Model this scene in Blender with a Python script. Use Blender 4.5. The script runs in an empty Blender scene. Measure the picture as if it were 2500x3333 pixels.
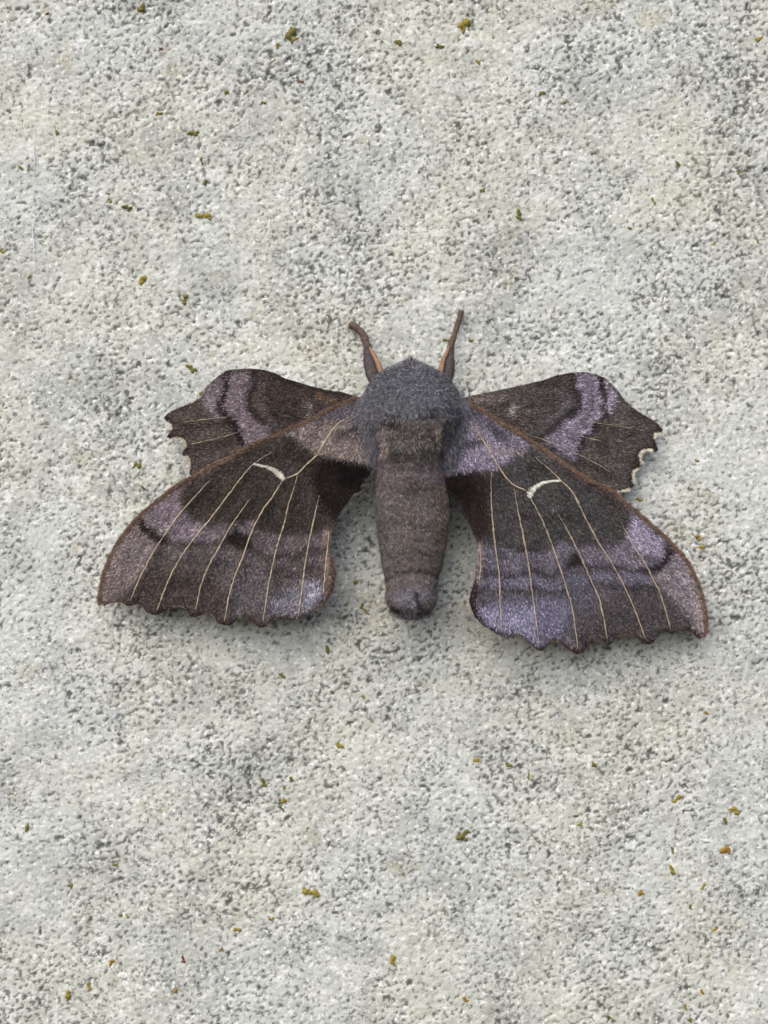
import bpy, math, random
import numpy as np
from mathutils import Vector
from mathutils.geometry import delaunay_2d_cdt

# ------------------------------------------------------------------ camera, sky, sun, exposure
scene = bpy.context.scene
COL = scene.collection
K = 4.0e-5          # metres on the wall per photo pixel (the picture spans 100 mm)
D = 0.160           # camera distance from the wall
Z0 = 0.20           # height of the picture centre above the foot of the stone

cam = bpy.data.cameras.new('camera')
cam.sensor_fit = 'VERTICAL'
cam.sensor_height = 36.0
cam.lens = 36.0 * D / (3333 * K)
cam.clip_start = 0.005
cam.clip_end = 50.0
cam.dof.use_dof = True
cam.dof.focus_distance = D - 0.005
cam.dof.aperture_fstop = 26.0
camo = bpy.data.objects.new('camera', cam)
camo.location = (0, -D, Z0)
camo.rotation_euler = (math.radians(90), 0, 0)
COL.objects.link(camo)
scene.camera = camo

SUN_EL, SUN_AZ = math.radians(46), math.radians(-28)   # azimuth measured from straight out of the wall, minus = left
world = bpy.data.worlds.new('World')
scene.world = world
world.use_nodes = True
wn = world.node_tree
sky = wn.nodes.new('ShaderNodeTexSky')
sky.sky_type = 'NISHITA'
sky.sun_disc = False
sky.sun_elevation = SUN_EL
sky.sun_rotation = math.pi - SUN_AZ
sky.air_density = 1.0
sky.dust_density = 3.0
sky.ozone_density = 1.0
wn.nodes['Background'].inputs['Strength'].default_value = 0.13
wn.links.new(sky.outputs[0], wn.nodes['Background'].inputs['Color'])

sun = bpy.data.lights.new('sun', 'SUN')
sun.energy = 1.5
sun.angle = math.radians(75)
sun.color = (1.0, 0.985, 0.945)
suno = bpy.data.objects.new('sun', sun)
to_sun = Vector((math.sin(SUN_AZ) * math.cos(SUN_EL), -math.cos(SUN_AZ) * math.cos(SUN_EL), math.sin(SUN_EL)))
suno.rotation_euler = to_sun.to_track_quat('Z', 'Y').to_euler()
suno.location = (0, -0.5, 0.8)
COL.objects.link(suno)

scene.view_settings.view_transform = 'Standard'
scene.view_settings.look = 'None'
scene.view_settings.gamma = 1.0
scene.view_settings.use_curve_mapping = False
scene.view_settings.exposure = 0.48

rng = np.random.default_rng(11)
random.seed(5)

# ------------------------------------------------------------------ numeric helpers
def lin(c):
    c = np.asarray(c, float) / 255.0
    return np.where(c <= 0.04045, c / 12.92, ((c + 0.055) / 1.055) ** 2.4)

def _hash(ix, iy, seed):
    h = (ix.astype(np.int64) * 374761393 + iy.astype(np.int64) * 668265263 + seed * 974711) & 0xffffffff
    h = ((h ^ (h >> 13)) * 1274126177) & 0xffffffff
    h = ((h ^ (h >> 16)) * 2246822519) & 0xffffffff
    return (h ^ (h >> 15)) & 0xffffffff

def noise(x, y, seed=0):
    """gradient noise, about -1..1"""
    x = np.asarray(x, float); y = np.asarray(y, float)
    x0 = np.floor(x); y0 = np.floor(y)
    fx = x - x0; fy = y - y0
    ix = x0.astype(np.int64); iy = y0.astype(np.int64)
    u = fx * fx * fx * (fx * (fx * 6 - 15) + 10)
    v = fy * fy * fy * (fy * (fy * 6 - 15) + 10)
    def g(a, b, dx, dy):
        t = _hash(a, b, seed) * (2 * math.pi / 4294967296.0)
        return np.cos(t) * dx + np.sin(t) * dy
    n00 = g(ix, iy, fx, fy); n10 = g(ix + 1, iy, fx - 1, fy)
    n01 = g(ix, iy + 1, fx, fy - 1); n11 = g(ix + 1, iy + 1, fx - 1, fy - 1)
    return 1.5 * ((n00 * (1 - u) + n10 * u) * (1 - v) + (n01 * (1 - u) + n11 * u) * v)

def sstep(a, b, x):
    t = np.clip((x - a) / (b - a), 0, 1)
    return t * t * (3 - 2 * t)

def seg_dist(px, py, line):
    """distance to an open polyline and arc position 0..1 of the nearest point"""
    line = np.asarray(line, float)
    L = np.hypot(*(line[1:] - line[:-1]).T); cum = np.concatenate([[0], np.cumsum(L)])
    best = np.full(px.shape, 1e18); tt = np.zeros(px.shape)
    for i in range(len(line) - 1):
        ax, ay = line[i]; dx, dy = line[i + 1] - line[i]
        q = dx * dx + dy * dy + 1e-12
        t = np.clip(((px - ax) * dx + (py - ay) * dy) / q, 0, 1)
        d = (px - ax - t * dx) ** 2 + (py - ay - t * dy) ** 2
        m = d < best
        best = np.where(m, d, best)
        tt = np.where(m, (cum[i] + t * L[i]) / cum[-1], tt)
    return np.sqrt(best), tt

def inside(px, py, poly):
    poly = np.asarray(poly, float)
    r = np.zeros(px.shape, bool)
    n = len(poly)
    for i in range(n):
        x1, y1 = poly[i]; x2, y2 = poly[(i + 1) % n]
        if y1 == y2: continue
        c = ((y1 > py) != (y2 > py)) & (px < (x2 - x1) * (py - y1) / (y2 - y1) + x1)
        r ^= c
    return r

def sdist(px, py, poly):
    """signed distance to a polygon, positive inside"""
    d, _ = seg_dist(px, py, list(poly) + [poly[0]])
    return np.where(inside(px, py, poly), d, -d)

def smooth_line(pts, n, closed=False):
    """Catmull-Rom through the points, n samples per span"""
    p = np.asarray(pts, float)
    if closed: q = np.vstack([p[-1], p, p[0], p[1]])
    else: q = np.vstack([2 * p[0] - p[1], p, 2 * p[-1] - p[-2]])
    out = []
    for i in range(1, len(q) - 2):
        for j in range(n):
            t = j / n
            a, b, c, d = q[i - 1], q[i], q[i + 1], q[i + 2]
            out.append(0.5 * ((2 * b) + (c - a) * t + (2 * a - 5 * b + 4 * c - d) * t * t + (3 * b - a - 3 * c + d) * t ** 3))
    if not closed: out.append(p[-1])
    return np.array(out)

def world_of(px, py, h):
    """photo pixel + height above the wall (m) -> the real point standing there"""
    px = np.asarray(px, float); py = np.asarray(py, float); h = np.asarray(h, float) + 0 * px
    f = (D - h) / D
    return np.stack([(px - 1250) * K * f, -h, (1666.5 - py) * K * f + Z0], -1)

def norm(v):
    return v / (np.linalg.norm(v, axis=-1, keepdims=True) + 1e-20)

# ------------------------------------------------------------------ mesh helpers
def mesh_obj(name, verts, tris, mat, parent=None, cols=None, quads=None, smooth=True, attrs=None):
    me = bpy.data.meshes.new(name)
    verts = np.asarray(verts, np.float32).reshape(-1, 3)
    me.vertices.add(len(verts)); me.vertices.foreach_set('co', verts.ravel())
    fs = []
    if tris is not None and len(tris): fs.append((np.asarray(tris, np.int32).reshape(-1, 3), 3))
    if quads is not None and len(quads): fs.append((np.asarray(quads, np.int32).reshape(-1, 4), 4))
    loops = np.concatenate([f.ravel() for f, _ in fs])
    tot = np.concatenate([np.full(len(f), n, np.int32) for f, n in fs])
    start = np.concatenate([[0], np.cumsum(tot)[:-1]]).astype(np.int32)
    me.loops.add(len(loops)); me.loops.foreach_set('vertex_index', loops.astype(np.int32))
    me.polygons.add(len(tot)); me.polygons.foreach_set('loop_start', start)
    try: me.polygons.foreach_set('loop_total', tot)
    except Exception: pass
    me.polygons.foreach_set('use_smooth', np.full(len(tot), smooth, bool))
    if cols is not None:
        a = me.color_attributes.new('Col', 'FLOAT_COLOR', 'POINT')
        c = np.ones((len(verts), 4), np.float32); c[:, :3] = cols
        a.data.foreach_set('color', c.ravel())
    if attrs:
        for k, v in attrs.items():
            a = me.attributes.new(k, 'FLOAT', 'POINT'); a.data.foreach_set('value', np.asarray(v, np.float32))
    me.update(calc_edges=True); me.validate()
    me.materials.append(mat)
    o = bpy.data.objects.new(name, me)
    COL.objects.link(o)
    if parent is not None: o.parent = parent
    return o

def tube(pts, rad, sides=8, flat=None):
    """closed tube through 3D pts with radius per point; flat = (axis, factor) squashes it. -> verts, quads, tris"""
    pts = np.asarray(pts, float); rad = np.asarray(rad, float) + np.zeros(len(pts))
    n = len(pts)
    tan = norm(np.gradient(pts, axis=0))
    up = np.array([0, -1.0, 0])
    side = norm(np.cross(tan, up)); nn = norm(np.cross(side, tan))
    a = np.arange(sides) * 2 * math.pi / sides
    fl = 1.0 if flat is None else flat
    ring = (pts[:, None] + rad[:, None, None] * (np.cos(a)[None, :, None] * side[:, None] + fl * np.sin(a)[None, :, None] * nn[:, None]))
    v = ring.reshape(-1, 3)
    q = []
    for i in range(n - 1):
        for j in range(sides):
            k = (j + 1) % sides
            q.append((i * sides + j, i * sides + k, (i + 1) * sides + k, (i + 1) * sides + j))
    c0, c1 = len(v), len(v) + 1
    v = np.vstack([v, pts[0], pts[-1]])
    t = []
    for j in range(sides):
        k = (j + 1) % sides
        t.append((c0, k, j)); t.append((c1, (n - 1) * sides + j, (n - 1) * sides + k))
    return v, q, t

def hairs(name, root, nrm, dirv, length, width, col, mat, parent, bend=0.25, tip_light=1.35, root_dark=1.0):
    """many fine tapered fibres as one mesh: 4 verts, 2 triangles each"""
    N = len(root)
    length = np.asarray(length)[:, None]; width = np.asarray(width)[:, None]
    side = norm(np.cross(dirv, nrm)) ; side = norm(side + 0.5 * nrm * rng.normal(size=(N, 1)))
    wob = rng.normal(size=(N, 3)) * 0.12
    mid = root + (dirv + 0.0 * wob) * length * 0.5
    tipd = norm(dirv + wob * 2 - nrm * bend)
    tip = mid + tipd * length * 0.5
    mid = root + dirv * length * 0.4
    v = np.stack([root, mid - side * width * .5, mid + side * width * .5, tip], 1)
    b = (np.arange(N) * 4)[:, None]
    t = np.concatenate([b + [0, 2, 1], b + [1, 2, 3]], 0)
    c = np.stack([col * root_dark, col, col, np.clip(col * tip_light, 0, 0.9)], 1)
    o = mesh_obj(name, v.reshape(-1, 3), t, mat, parent, cols=c.reshape(-1, 3), smooth=False)
    o['kind'] = 'stuff'
    return o

# ------------------------------------------------------------------ materials
def new_mat(name):
    m = bpy.data.materials.new(name); m.use_nodes = True
    return m, m.node_tree, m.node_tree.nodes['Principled BSDF']

def attr_mat(name, rough=0.6, spec=0.25, sheen=0.0, nscale=3000, namt=0.25, bump=0.0):
    """colour from the pigment and painted-light attribute, broken up with fine noise"""
    m, nt, b = new_mat(name)
    at = nt.nodes.new('ShaderNodeAttribute'); at.attribute_name = 'Col'
    tc = nt.nodes.new('ShaderNodeTexCoord')
    nz = nt.nodes.new('ShaderNodeTexNoise'); nz.inputs['Scale'].default_value = nscale; nz.inputs['Detail'].default_value = 2
    nt.links.new(tc.outputs['Object'], nz.inputs['Vector'])
    mr = nt.nodes.new('ShaderNodeMapRange')
    mr.inputs[1].default_value = 0.3; mr.inputs[2].default_value = 0.7
    mr.inputs[3].default_value = 1 - namt; mr.inputs[4].default_value = 1 + namt
    nt.links.new(nz.outputs[0], mr.inputs[0])
    mx = nt.nodes.new('ShaderNodeMix'); mx.data_type = 'RGBA'; mx.blend_type = 'MULTIPLY'; mx.inputs[0].default_value = 1
    nt.links.new(at.outputs['Color'], mx.inputs[6]); nt.links.new(mr.outputs[0], mx.inputs[7])
    nt.links.new(mx.outputs[2], b.inputs['Base Color'])
    b.inputs['Roughness'].default_value = rough
    b.inputs['Specular IOR Level'].default_value = spec
    b.inputs['Sheen Weight'].default_value = sheen
    b.inputs['Sheen Roughness'].default_value = 0.5
    if bump:
        bp = nt.nodes.new('ShaderNodeBump'); bp.inputs['Strength'].default_value = bump; bp.inputs['Distance'].default_value = 0.0001
        nt.links.new(nz.outputs[0], bp.inputs['Height']); nt.links.new(bp.outputs[0], b.inputs['Normal'])
    return m

def plain_mat(name, rgb, rough=0.7, nscale=2500, namt=0.3, spec=0.3, bump=0.3):
    m, nt, b = new_mat(name)
    tc = nt.nodes.new('ShaderNodeTexCoord')
    nz = nt.nodes.new('ShaderNodeTexNoise'); nz.inputs['Scale'].default_value = nscale; nz.inputs['Detail'].default_value = 3
    nt.links.new(tc.outputs['Object'], nz.inputs['Vector'])
    cr = nt.nodes.new('ShaderNodeValToRGB')
    c = np.asarray(rgb)
    cr.color_ramp.elements[0].position = .3; cr.color_ramp.elements[1].position = .7
    cr.color_ramp.elements[0].color = (*np.clip(c * (1 - namt), 0, 1), 1); cr.color_ramp.elements[1].color = (*np.clip(c * (1 + namt), 0, 1), 1)
    nt.links.new(nz.outputs[0], cr.inputs[0]); nt.links.new(cr.outputs[0], b.inputs['Base Color'])
    b.inputs['Roughness'].default_value = rough; b.inputs['Specular IOR Level'].default_value = spec
    bp = nt.nodes.new('ShaderNodeBump'); bp.inputs['Strength'].default_value = bump; bp.inputs['Distance'].default_value = 0.0001
    nt.links.new(nz.outputs[0], bp.inputs['Height']); nt.links.new(bp.outputs[0], b.inputs['Normal'])
    return m

M_scale = attr_mat('wing_scales', rough=0.6, spec=0.10, sheen=0.03)
M_wing = attr_mat('wing_membrane', rough=0.7, spec=0.08, bump=0.5)
M_fur = attr_mat('body_fur', rough=0.55, spec=0.2, sheen=0.04)
M_body = attr_mat('body_skin', rough=0.7, spec=0.2, bump=0.5)
M_vein = plain_mat('wing_vein', lin((186, 168, 142)), rough=0.55, namt=0.35)
M_costa = plain_mat('wing_costa', lin((118, 92, 75)), rough=0.6, nscale=1500, namt=0.35)
M_cream = plain_mat('wing_discal', lin((214, 208, 192)), rough=0.6, namt=0.15)

def stone_material():
    m, nt, b = new_mat('weathered_stone')
    N = nt.nodes.new; L = nt.links.new
    tc = N('ShaderNodeTexCoord')
    def nz(scale, detail=3, rough=0.55, dist=0.0, off=(0, 0, 0), stretch=None):
        src = tc.outputs['Object']
        mp = N('ShaderNodeMapping'); mp.inputs['Location'].default_value = off
        if stretch: mp.inputs['Rotation'].default_value = (0, math.radians(stretch[0]), 0); mp.inputs['Scale'].default_value = (stretch[1], 1, 1)
        L(src, mp.inputs['Vector'])
        n = N('ShaderNodeTexNoise'); n.inputs['Scale'].default_value = scale; n.inputs['Detail'].default_value = detail
        n.inputs['Roughness'].default_value = rough; n.inputs['Distortion'].default_value = dist
        L(mp.outputs[0], n.inputs['Vector']); return n.outputs[0]
    def rng_(v, a, b_, c=0.0, d=1.0):
        r = N('ShaderNodeMapRange'); r.interpolation_type = 'SMOOTHSTEP'
        r.inputs[1].default_value = a; r.inputs[2].default_value = b_; r.inputs[3].default_value = c; r.inputs[4].default_value = d
        L(v, r.inputs[0]); return r.outputs[0]
    def mixc(f, a, c):
        x = N('ShaderNodeMix'); x.data_type = 'RGBA'
        if isinstance(f, float): x.inputs[0].default_value = f
        else: L(f, x.inputs[0])
        for s, v in ((6, a), (7, c)):
            if isinstance(v, tuple): x.inputs[s].default_value = (*v, 1)
            else: L(v, x.inputs[s])
        return x.outputs[2]
    def mul(a, c):
        x = N('ShaderNodeMath'); x.operation = 'MULTIPLY'
        for i, v in enumerate((a, c)):
            if isinstance(v, float): x.inputs[i].default_value = v
            else: L(v, x.inputs[i])
        return x.outputs[0]
    base = mixc(rng_(nz(55, 4), 0.36, 0.64), (0.585, 0.588, 0.505), (0.575, 0.593, 0.560))
    base = mixc(rng_(nz(420, 4, off=(3, 1, 0)), 0.48, 0.70, 0, 0.8), base, (0.75, 0.75, 0.715))
    # grey weathering patches
    base = mixc(rng_(nz(95, 6, 0.72, off=(1, 5, 2)), 0.46, 0.66, 0, 0.5), base, (0.29, 0.298, 0.285))
    # warm and olive stains
    base = mixc(rng_(nz(160, 4, 0.6, off=(7, 2, 4)), 0.56, 0.74, 0, 0.5), base, (0.44, 0.40, 0.26))
    base = mixc(rng_(nz(330, 4, 0.65, off=(9, 8, 1)), 0.64, 0.76, 0, 0.75), base, (0.20, 0.195, 0.10))
    base = mixc(rng_(nz(210, 3, 0.6, off=(2, 9, 6)), 0.64, 0.8, 0, 0.6), base, (0.34, 0.36, 0.43))
    # dark mineral grains and painted pit shade (mesh attribute: same spots sunk in relief)
    at = N('ShaderNodeAttribute'); at.attribute_name = 'grain_pit_shade'
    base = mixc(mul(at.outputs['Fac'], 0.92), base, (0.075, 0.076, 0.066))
    # finer grey and white sand
    dens = rng_(nz(120, 3, off=(4, 4, 9)), 0.36, 0.64, 0.25, 0.95)
    base = mixc(mul(rng_(nz(1300, 5, 0.7, off=(2, 7, 3)), 0.53, 0.64), dens), base, (0.15, 0.15, 0.138))
    base = mixc(mul(rng_(nz(2400, 3, 0.6, stretch=(25, 0.6)), 0.55, 0.70), dens), base, (0.18, 0.18, 0.168))
    base = mixc(rng_(nz(1700, 3, 0.6, off=(5, 3, 1)), 0.54, 0.68, 0, 0.8), base, (0.86, 0.86, 0.83))
    L(base, b.inputs['Base Color'])
    b.inputs['Roughness'].default_value = 0.8
    b.inputs['Specular IOR Level'].default_value = 0.35
    bp = N('ShaderNodeBump'); bp.inputs['Strength'].default_value = 0.9; bp.inputs['Distance'].default_value = 0.00013
    L(nz(2300, 4, 0.6, off=(6, 6, 6)), bp.inputs['Height']); L(bp.outputs[0], b.inputs['Normal'])
    return m
M_stone = stone_material()

# ------------------------------------------------------------------ the stone wall
def wall_height(x, z):
    """relief of the weathered face in metres (positive = towards the camera), and the mask of dark grains and painted pit shade"""
    mm = 1000.0
    X, Z = x * mm, z * mm
    wx = X + 0.18 * noise(X / 1.1, Z / 1.1, 31); wz = Z + 0.18 * noise(X / 1.1, Z / 1.1, 32)
    # slightly slanted bedding of the grains
    ua = 0.92 * wx + 0.39 * wz; va = -0.39 * wx + 0.92 * wz
    h = 0.30 * noise(X / 17, Z / 17, 1) + 0.13 * noise(X / 5.2, Z / 5.2, 2) + 0.07 * noise(X / 2.3, Z / 2.3, 12)
    h += 0.055 * noise(ua / .95, va / .75, 4) + 0.065 * noise(ua / .52, va / .46, 5) + 0.035 * noise(wx / .33, wz / .33, 15)
    dens = noise(X / 13, Z / 13, 8) * 0.30 + noise(X / 4.2, Z / 4.2, 9) * 0.26
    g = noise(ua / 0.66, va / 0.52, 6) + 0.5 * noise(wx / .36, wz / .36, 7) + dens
    grain_pit_shade = sstep(0.36, 0.52, g)
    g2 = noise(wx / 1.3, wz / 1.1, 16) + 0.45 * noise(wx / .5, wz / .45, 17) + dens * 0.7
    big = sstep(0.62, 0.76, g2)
    h -= 0.085 * grain_pit_shade + 0.14 * big
    return h / mm, np.clip(grain_pit_shade * 0.85 + big, 0, 1)

def axis_lines(fine, step, far):
    a = np.arange(-fine, fine + step / 2, step)
    out = []; x = fine; s = step
    while x < far:
        s *= 1.075; x += s; out.append(min(x, far))
    out = np.array(out)
    return np.concatenate([-out[::-1], a, out])

ax_x = axis_lines(0.0535, 0.000195, 0.35); ax_z = axis_lines(0.0705, 0.000195, 0.2)
GX, GZ = np.meshgrid(ax_x, ax_z)
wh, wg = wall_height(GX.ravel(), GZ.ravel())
nx, nz_ = len(ax_x), len(ax_z)
wv = np.stack([GX.ravel(), -wh, GZ.ravel() + Z0], -1)
ii = (np.arange(nz_ - 1)[:, None] * nx + np.arange(nx - 1)[None, :]).ravel()
wq = np.stack([ii, ii + 1, ii + 1 + nx, ii + nx], -1)
# back and sides: the stone is a thick block
edge = np.concatenate([np.arange(nx), (np.arange(1, nz_) * nx + nx - 1), (nz_ - 1) * nx + np.arange(nx - 2, -1, -1), np.arange(nz_ - 2, 0, -1) * nx])
bk = wv[edge].copy(); bk[:, 1] = 0.06
base_i = len(wv)
j = np.arange(len(edge)); k = (j + 1) % len(edge)
sq = np.stack([edge[j], base_i + j, base_i + k, edge[k]], -1)
cidx = base_i + len(edge)
wv = np.vstack([wv, bk, [[0, 0.06, Z0]]])
st = np.stack([np.full(len(edge), cidx), base_i + k, base_i + j], -1)
wall = mesh_obj('stone_wall', wv, st, M_stone, quads=np.vstack([wq, sq]), attrs={'grain_pit_shade': np.concatenate([wg, np.zeros(len(edge) + 1)])})
wall['kind'] = 'structure'

def wall_at(px, py):
    x = (np.asarray(px, float) - 1250) * K; z = (1666.5 - np.asarray(py, float)) * K
    return wall_height(x, z)[0]

# ------------------------------------------------------------------ the moth
moth = bpy.data.objects.new('hawk_moth', None)
moth.location = (0, 0, 0)
COL.objects.link(moth)
moth['label'] = 'grey-brown hawk moth with scalloped wings spread on the pale stone'
moth['category'] = 'moth'

def V(view, pts):
    """points read off an enlargement of the photograph -> photo pixels"""
    ox, oy, s = view
    return [(ox + x / s, oy + y / s) for x, y in pts]
V1 = (300, 1300, 1.659); V2 = (1400, 1350, 1.659); V3 = (500, 1150, 2.212); V4 = (1450, 1150, 2.212); V5 = (1080, 980, 3.318)

def paint(px, py, base, layers, warp=7.0, seed=0):
    """pigment pattern plus painted light: layered areas and lines on a base colour"""
    a = noise(px / 9, py / 9, seed + 1); b = noise(px / 9, py / 9, seed + 2)
    c = noise(px / 45, py / 45, seed + 3); d = noise(px / 45, py / 45, seed + 4)
    qx = px + warp * a + warp * 1.2 * c; qy = py + warp * b + warp * 1.2 * d
    col = np.tile(lin(base), (len(px), 1))
    for L in layers:
        kind, view, pts, rgb, alpha, soft = L[:6]
        pts = V(view, pts)
        if kind == 'area':
            m = sstep(-soft, soft, sdist(qx, qy, pts))
        elif kind == 'line':
            w = L[6]
            dd, tt = seg_dist(qx, qy, pts)
            m = 1 - sstep(w - soft * .5, w + soft, dd)
        else:   # blob: centre, radii
            (cx, cy), (rx, ry) = V(view, [pts[0]])[0] if False else pts[0], L[6]
            m = np.exp(-(((qx - cx) / rx) ** 2 + ((qy - cy) / ry) ** 2))
        m = (m * alpha)[:, None]
        col = col * (1 - m) + lin(rgb) * m
    mott = 1 + 0.24 * noise(px / 16, py / 16, seed + 7) + 0.22 * noise(px / 55, py / 55, seed + 8)
    lum = (col @ np.array([.2126, .7152, .0722]))[:, None]
    col = np.clip(lum + (col - lum) * 0.88, 0.001, 1)
    return col * mott[:, None]

def build_wing(name, outline, hfun, pattern, veins, vein_r, costa, costa_r, discal, fringe, flow, density, hair_len, seed, step=3.6):
    out = np.array(outline, float)
    base_l = out.copy()
    for _ in range(6): base_l = (np.roll(base_l, 1, 0) + 2 * base_l + np.roll(base_l, -1, 0)) / 4
    dv_ = out - base_l
    lim = np.hypot(*dv_.T)[:, None]
    out = out + np.where(lim < 14, dv_ * 0.45, 0)
    # fine ragged outline
    o2 = []
    for i in range(len(out)):
        a, b = out[i], out[(i + 1) % len(out)]
        n = max(1, int(np.hypot(*(b - a)) / 4.0))
        for t in range(n): o2.append(a + (b - a) * t / n)
    out = np.array(o2)
    out += np.stack([noise(out[:, 0] / 5, out[:, 1] / 5, seed + 21), noise(out[:, 0] / 5, out[:, 1] / 5, seed + 22)], -1) * 0.9
    x0, y0 = out.min(0); x1, y1 = out.max(0)
    gx, gy = np.meshgrid(np.arange(x0, x1, step), np.arange(y0, y1, step))
    gx = gx.ravel() + rng.uniform(-.8, .8, gx.size); gy = gy.ravel() + rng.uniform(-.8, .8, gy.size)
    keep = sdist(gx, gy, out) > 2.2
    inner = np.stack([gx[keep], gy[keep]], -1)
    pts = np.vstack([out, inner])
    n = len(out)
    vs, es, fs, *_ = delaunay_2d_cdt([Vector(p) for p in pts], [(i, (i + 1) % n) for i in range(n)], [list(range(n))], 1, 1e-4)
    vs = np.array([tuple(v) for v in vs])
    tr = np.array([f for f in fs if len(f) == 3])
    p = vs[tr]
    area = (p[:, 1, 0] - p[:, 0, 0]) * (p[:, 2, 1] - p[:, 0, 1]) - (p[:, 2, 0] - p[:, 0, 0]) * (p[:, 1, 1] - p[:, 0, 1])
    tr[area > 0] = tr[area > 0][:, ::-1]      # image y runs down: make the faces look at the camera
    H = hfun(vs[:, 0], vs[:, 1])
    top = world_of(vs[:, 0], vs[:, 1], H)
    th = 0.00012
    bot = top.copy(); bot[:, 1] += th
    nv = len(top)
    # side strip from boundary edges
    from collections import Counter
    cnt = Counter()
    for t in tr:
        for e in ((t[0], t[1]), (t[1], t[2]), (t[2], t[0])): cnt[e] += 1
    sideq = [(e[0], e[0] + nv, e[1] + nv, e[1]) for e in cnt if (e[1], e[0]) not in cnt]
    sideq = [(q[3], q[2], q[1], q[0]) for q in sideq]
    col = pattern(vs[:, 0], vs[:, 1])
    wing = mesh_obj(name, np.vstack([top, bot]), np.vstack([tr, tr[:, ::-1] + nv]), M_wing, moth, cols=np.vstack([col, col]) * 0.85, quads=sideq)
    # ---- scale hairs
    A = (x1 - x0) * (y1 - y0)
    N = int(A * density)
    hx = rng.uniform(x0, x1, N); hy = rng.uniform(y0, y1, N)
    sd = sdist(hx, hy, out); keep = sd > 0.5
    hx, hy, sd = hx[keep], hy[keep], sd[keep]
    vd = np.full(hx.shape, 1e9)
    for v in veins:
        d_, t_ = seg_dist(hx, hy, v); vd = np.minimum(vd, d_)
    keep = (vd > 4.0) | (rng.random(len(hx)) < 0.32)
    if discal is not None:
        d_, t_ = seg_dist(hx, hy, discal[0]); keep &= (d_ > 6) | (rng.random(len(hx)) < 0.2)
    hx, hy, sd = hx[keep], hy[keep], sd[keep]
    fx, fy = hx - flow[0], hy - flow[1]
    fl = np.hypot(fx, fy); fx, fy = fx / fl, fy / fl
    ang = rng.normal(0, 0.26, len(hx)) + 0.35 * noise(hx / 40, hy / 40, seed + 5)
    fx, fy = fx * np.cos(ang) - fy * np.sin(ang), fx * np.sin(ang) + fy * np.cos(ang)
    h0 = hfun(hx, hy)
    r0 = world_of(hx, hy, h0)
    dx = world_of(hx + 3, hy, hfun(hx + 3, hy)) - r0; dy = world_of(hx, hy + 3, hfun(hx, hy + 3)) - r0
    nr = norm(np.cross(dx, dy)); nr = np.where(nr[:, 1:2] > 0, -nr, nr)
    dt = norm(fx[:, None] * norm(dx) + fy[:, None] * norm(dy))
    lift = np.clip(rng.normal(0.30, 0.12, len(hx)), 0.08, 0.8)[:, None]
    dv = norm(dt + nr * lift)
    c = pattern(hx + rng.normal(0, 4.5, len(hx)), hy + rng.normal(0, 4.5, len(hx))) * (tone(len(hx)) ** 0.78)[:, None]
    ln = hair_len * np.exp(rng.normal(0, .25, len(hx)))
    ln = np.minimum(ln, (sd + 3) * K)
    hairs('scale_fur', r0 + nr * 2e-6, nr, dv, ln, np.full(len(hx), 8.0e-5), c, M_scale, wing, bend=0.2, tip_light=1.3)
    # ---- veins
    for v in veins:
        vp = smooth_line(v, 8)
        vp += np.stack([noise(vp[:, 0] / 11, vp[:, 1] / 11, seed + 41), noise(vp[:, 0] / 11, vp[:, 1] / 11, seed + 42)], -1) * 1.6
        r = vein_r * (0.75 + 0.45 * noise(vp[:, 0] / 16, vp[:, 1] / 16, seed + 40)) * np.clip(np.minimum(np.linspace(0.3, 3, len(vp)), np.linspace(4, .65, len(vp))), 0, 1)
        w3 = world_of(vp[:, 0], vp[:, 1], hfun(vp[:, 0], vp[:, 1]) + 5.5e-5)
        a, q, t = tube(w3, np.maximum(r, 1.2e-5), 6)
        mesh_obj('vein', a, t, M_vein, wing, quads=q)
    # ---- leading edge
    if costa is not None:
        cp = smooth_line(costa, 6)
        w3 = world_of(cp[:, 0], cp[:, 1], hfun(cp[:, 0], cp[:, 1]) + 2e-5)
        r = costa_r * np.interp(np.linspace(0, 1, len(cp)), [0, .1, .5, .85, 1], [.9, 1, 1, .75, .25]) * (1 + 0.15 * noise(cp[:, 0] / 20, cp[:, 1] / 20, seed + 9))
        w3[:, 1] += 1.2e-4
        a, q, t = tube(w3, r, 8, flat=0.7)
        led = mesh_obj('leading_edge', a, t, M_costa, wing, quads=q)
        m = int(len(cp) * 75)
        ix = rng.integers(0, len(cp) - 1, m); f = rng.random((m, 1))
        pp = cp[ix] * (1 - f) + cp[ix + 1] * f
        tg = norm(cp[ix + 1] - cp[ix]); nn2 = np.stack([-tg[:, 1], tg[:, 0]], -1)
        off = rng.normal(0, 3.0, m)
        pp = pp + nn2 * off[:, None]
        rr = world_of(pp[:, 0], pp[:, 1], hfun(pp[:, 0], pp[:, 1]) + 4e-5)
        dd = norm(np.stack([tg[:, 0], np.full(m, -.18), -tg[:, 1]], -1) + rng.normal(0, .16, (m, 3)))
        mixb = np.clip(rng.normal(.5, .35, m), 0, 1)[:, None]
        cc = (lin((128, 101, 82)) * mixb + lin((86, 73, 68)) * (1 - mixb)) * np.exp(rng.normal(0, .3, m))[:, None]
        hairs('edge_scales', rr, np.tile([[0, -1.0, 0]], (m, 1)), dd, 0.0004 * np.exp(rng.normal(0, .25, m)), np.full(m, 7e-5), cc, M_scale, led, bend=0.15, tip_light=1.2)
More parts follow.
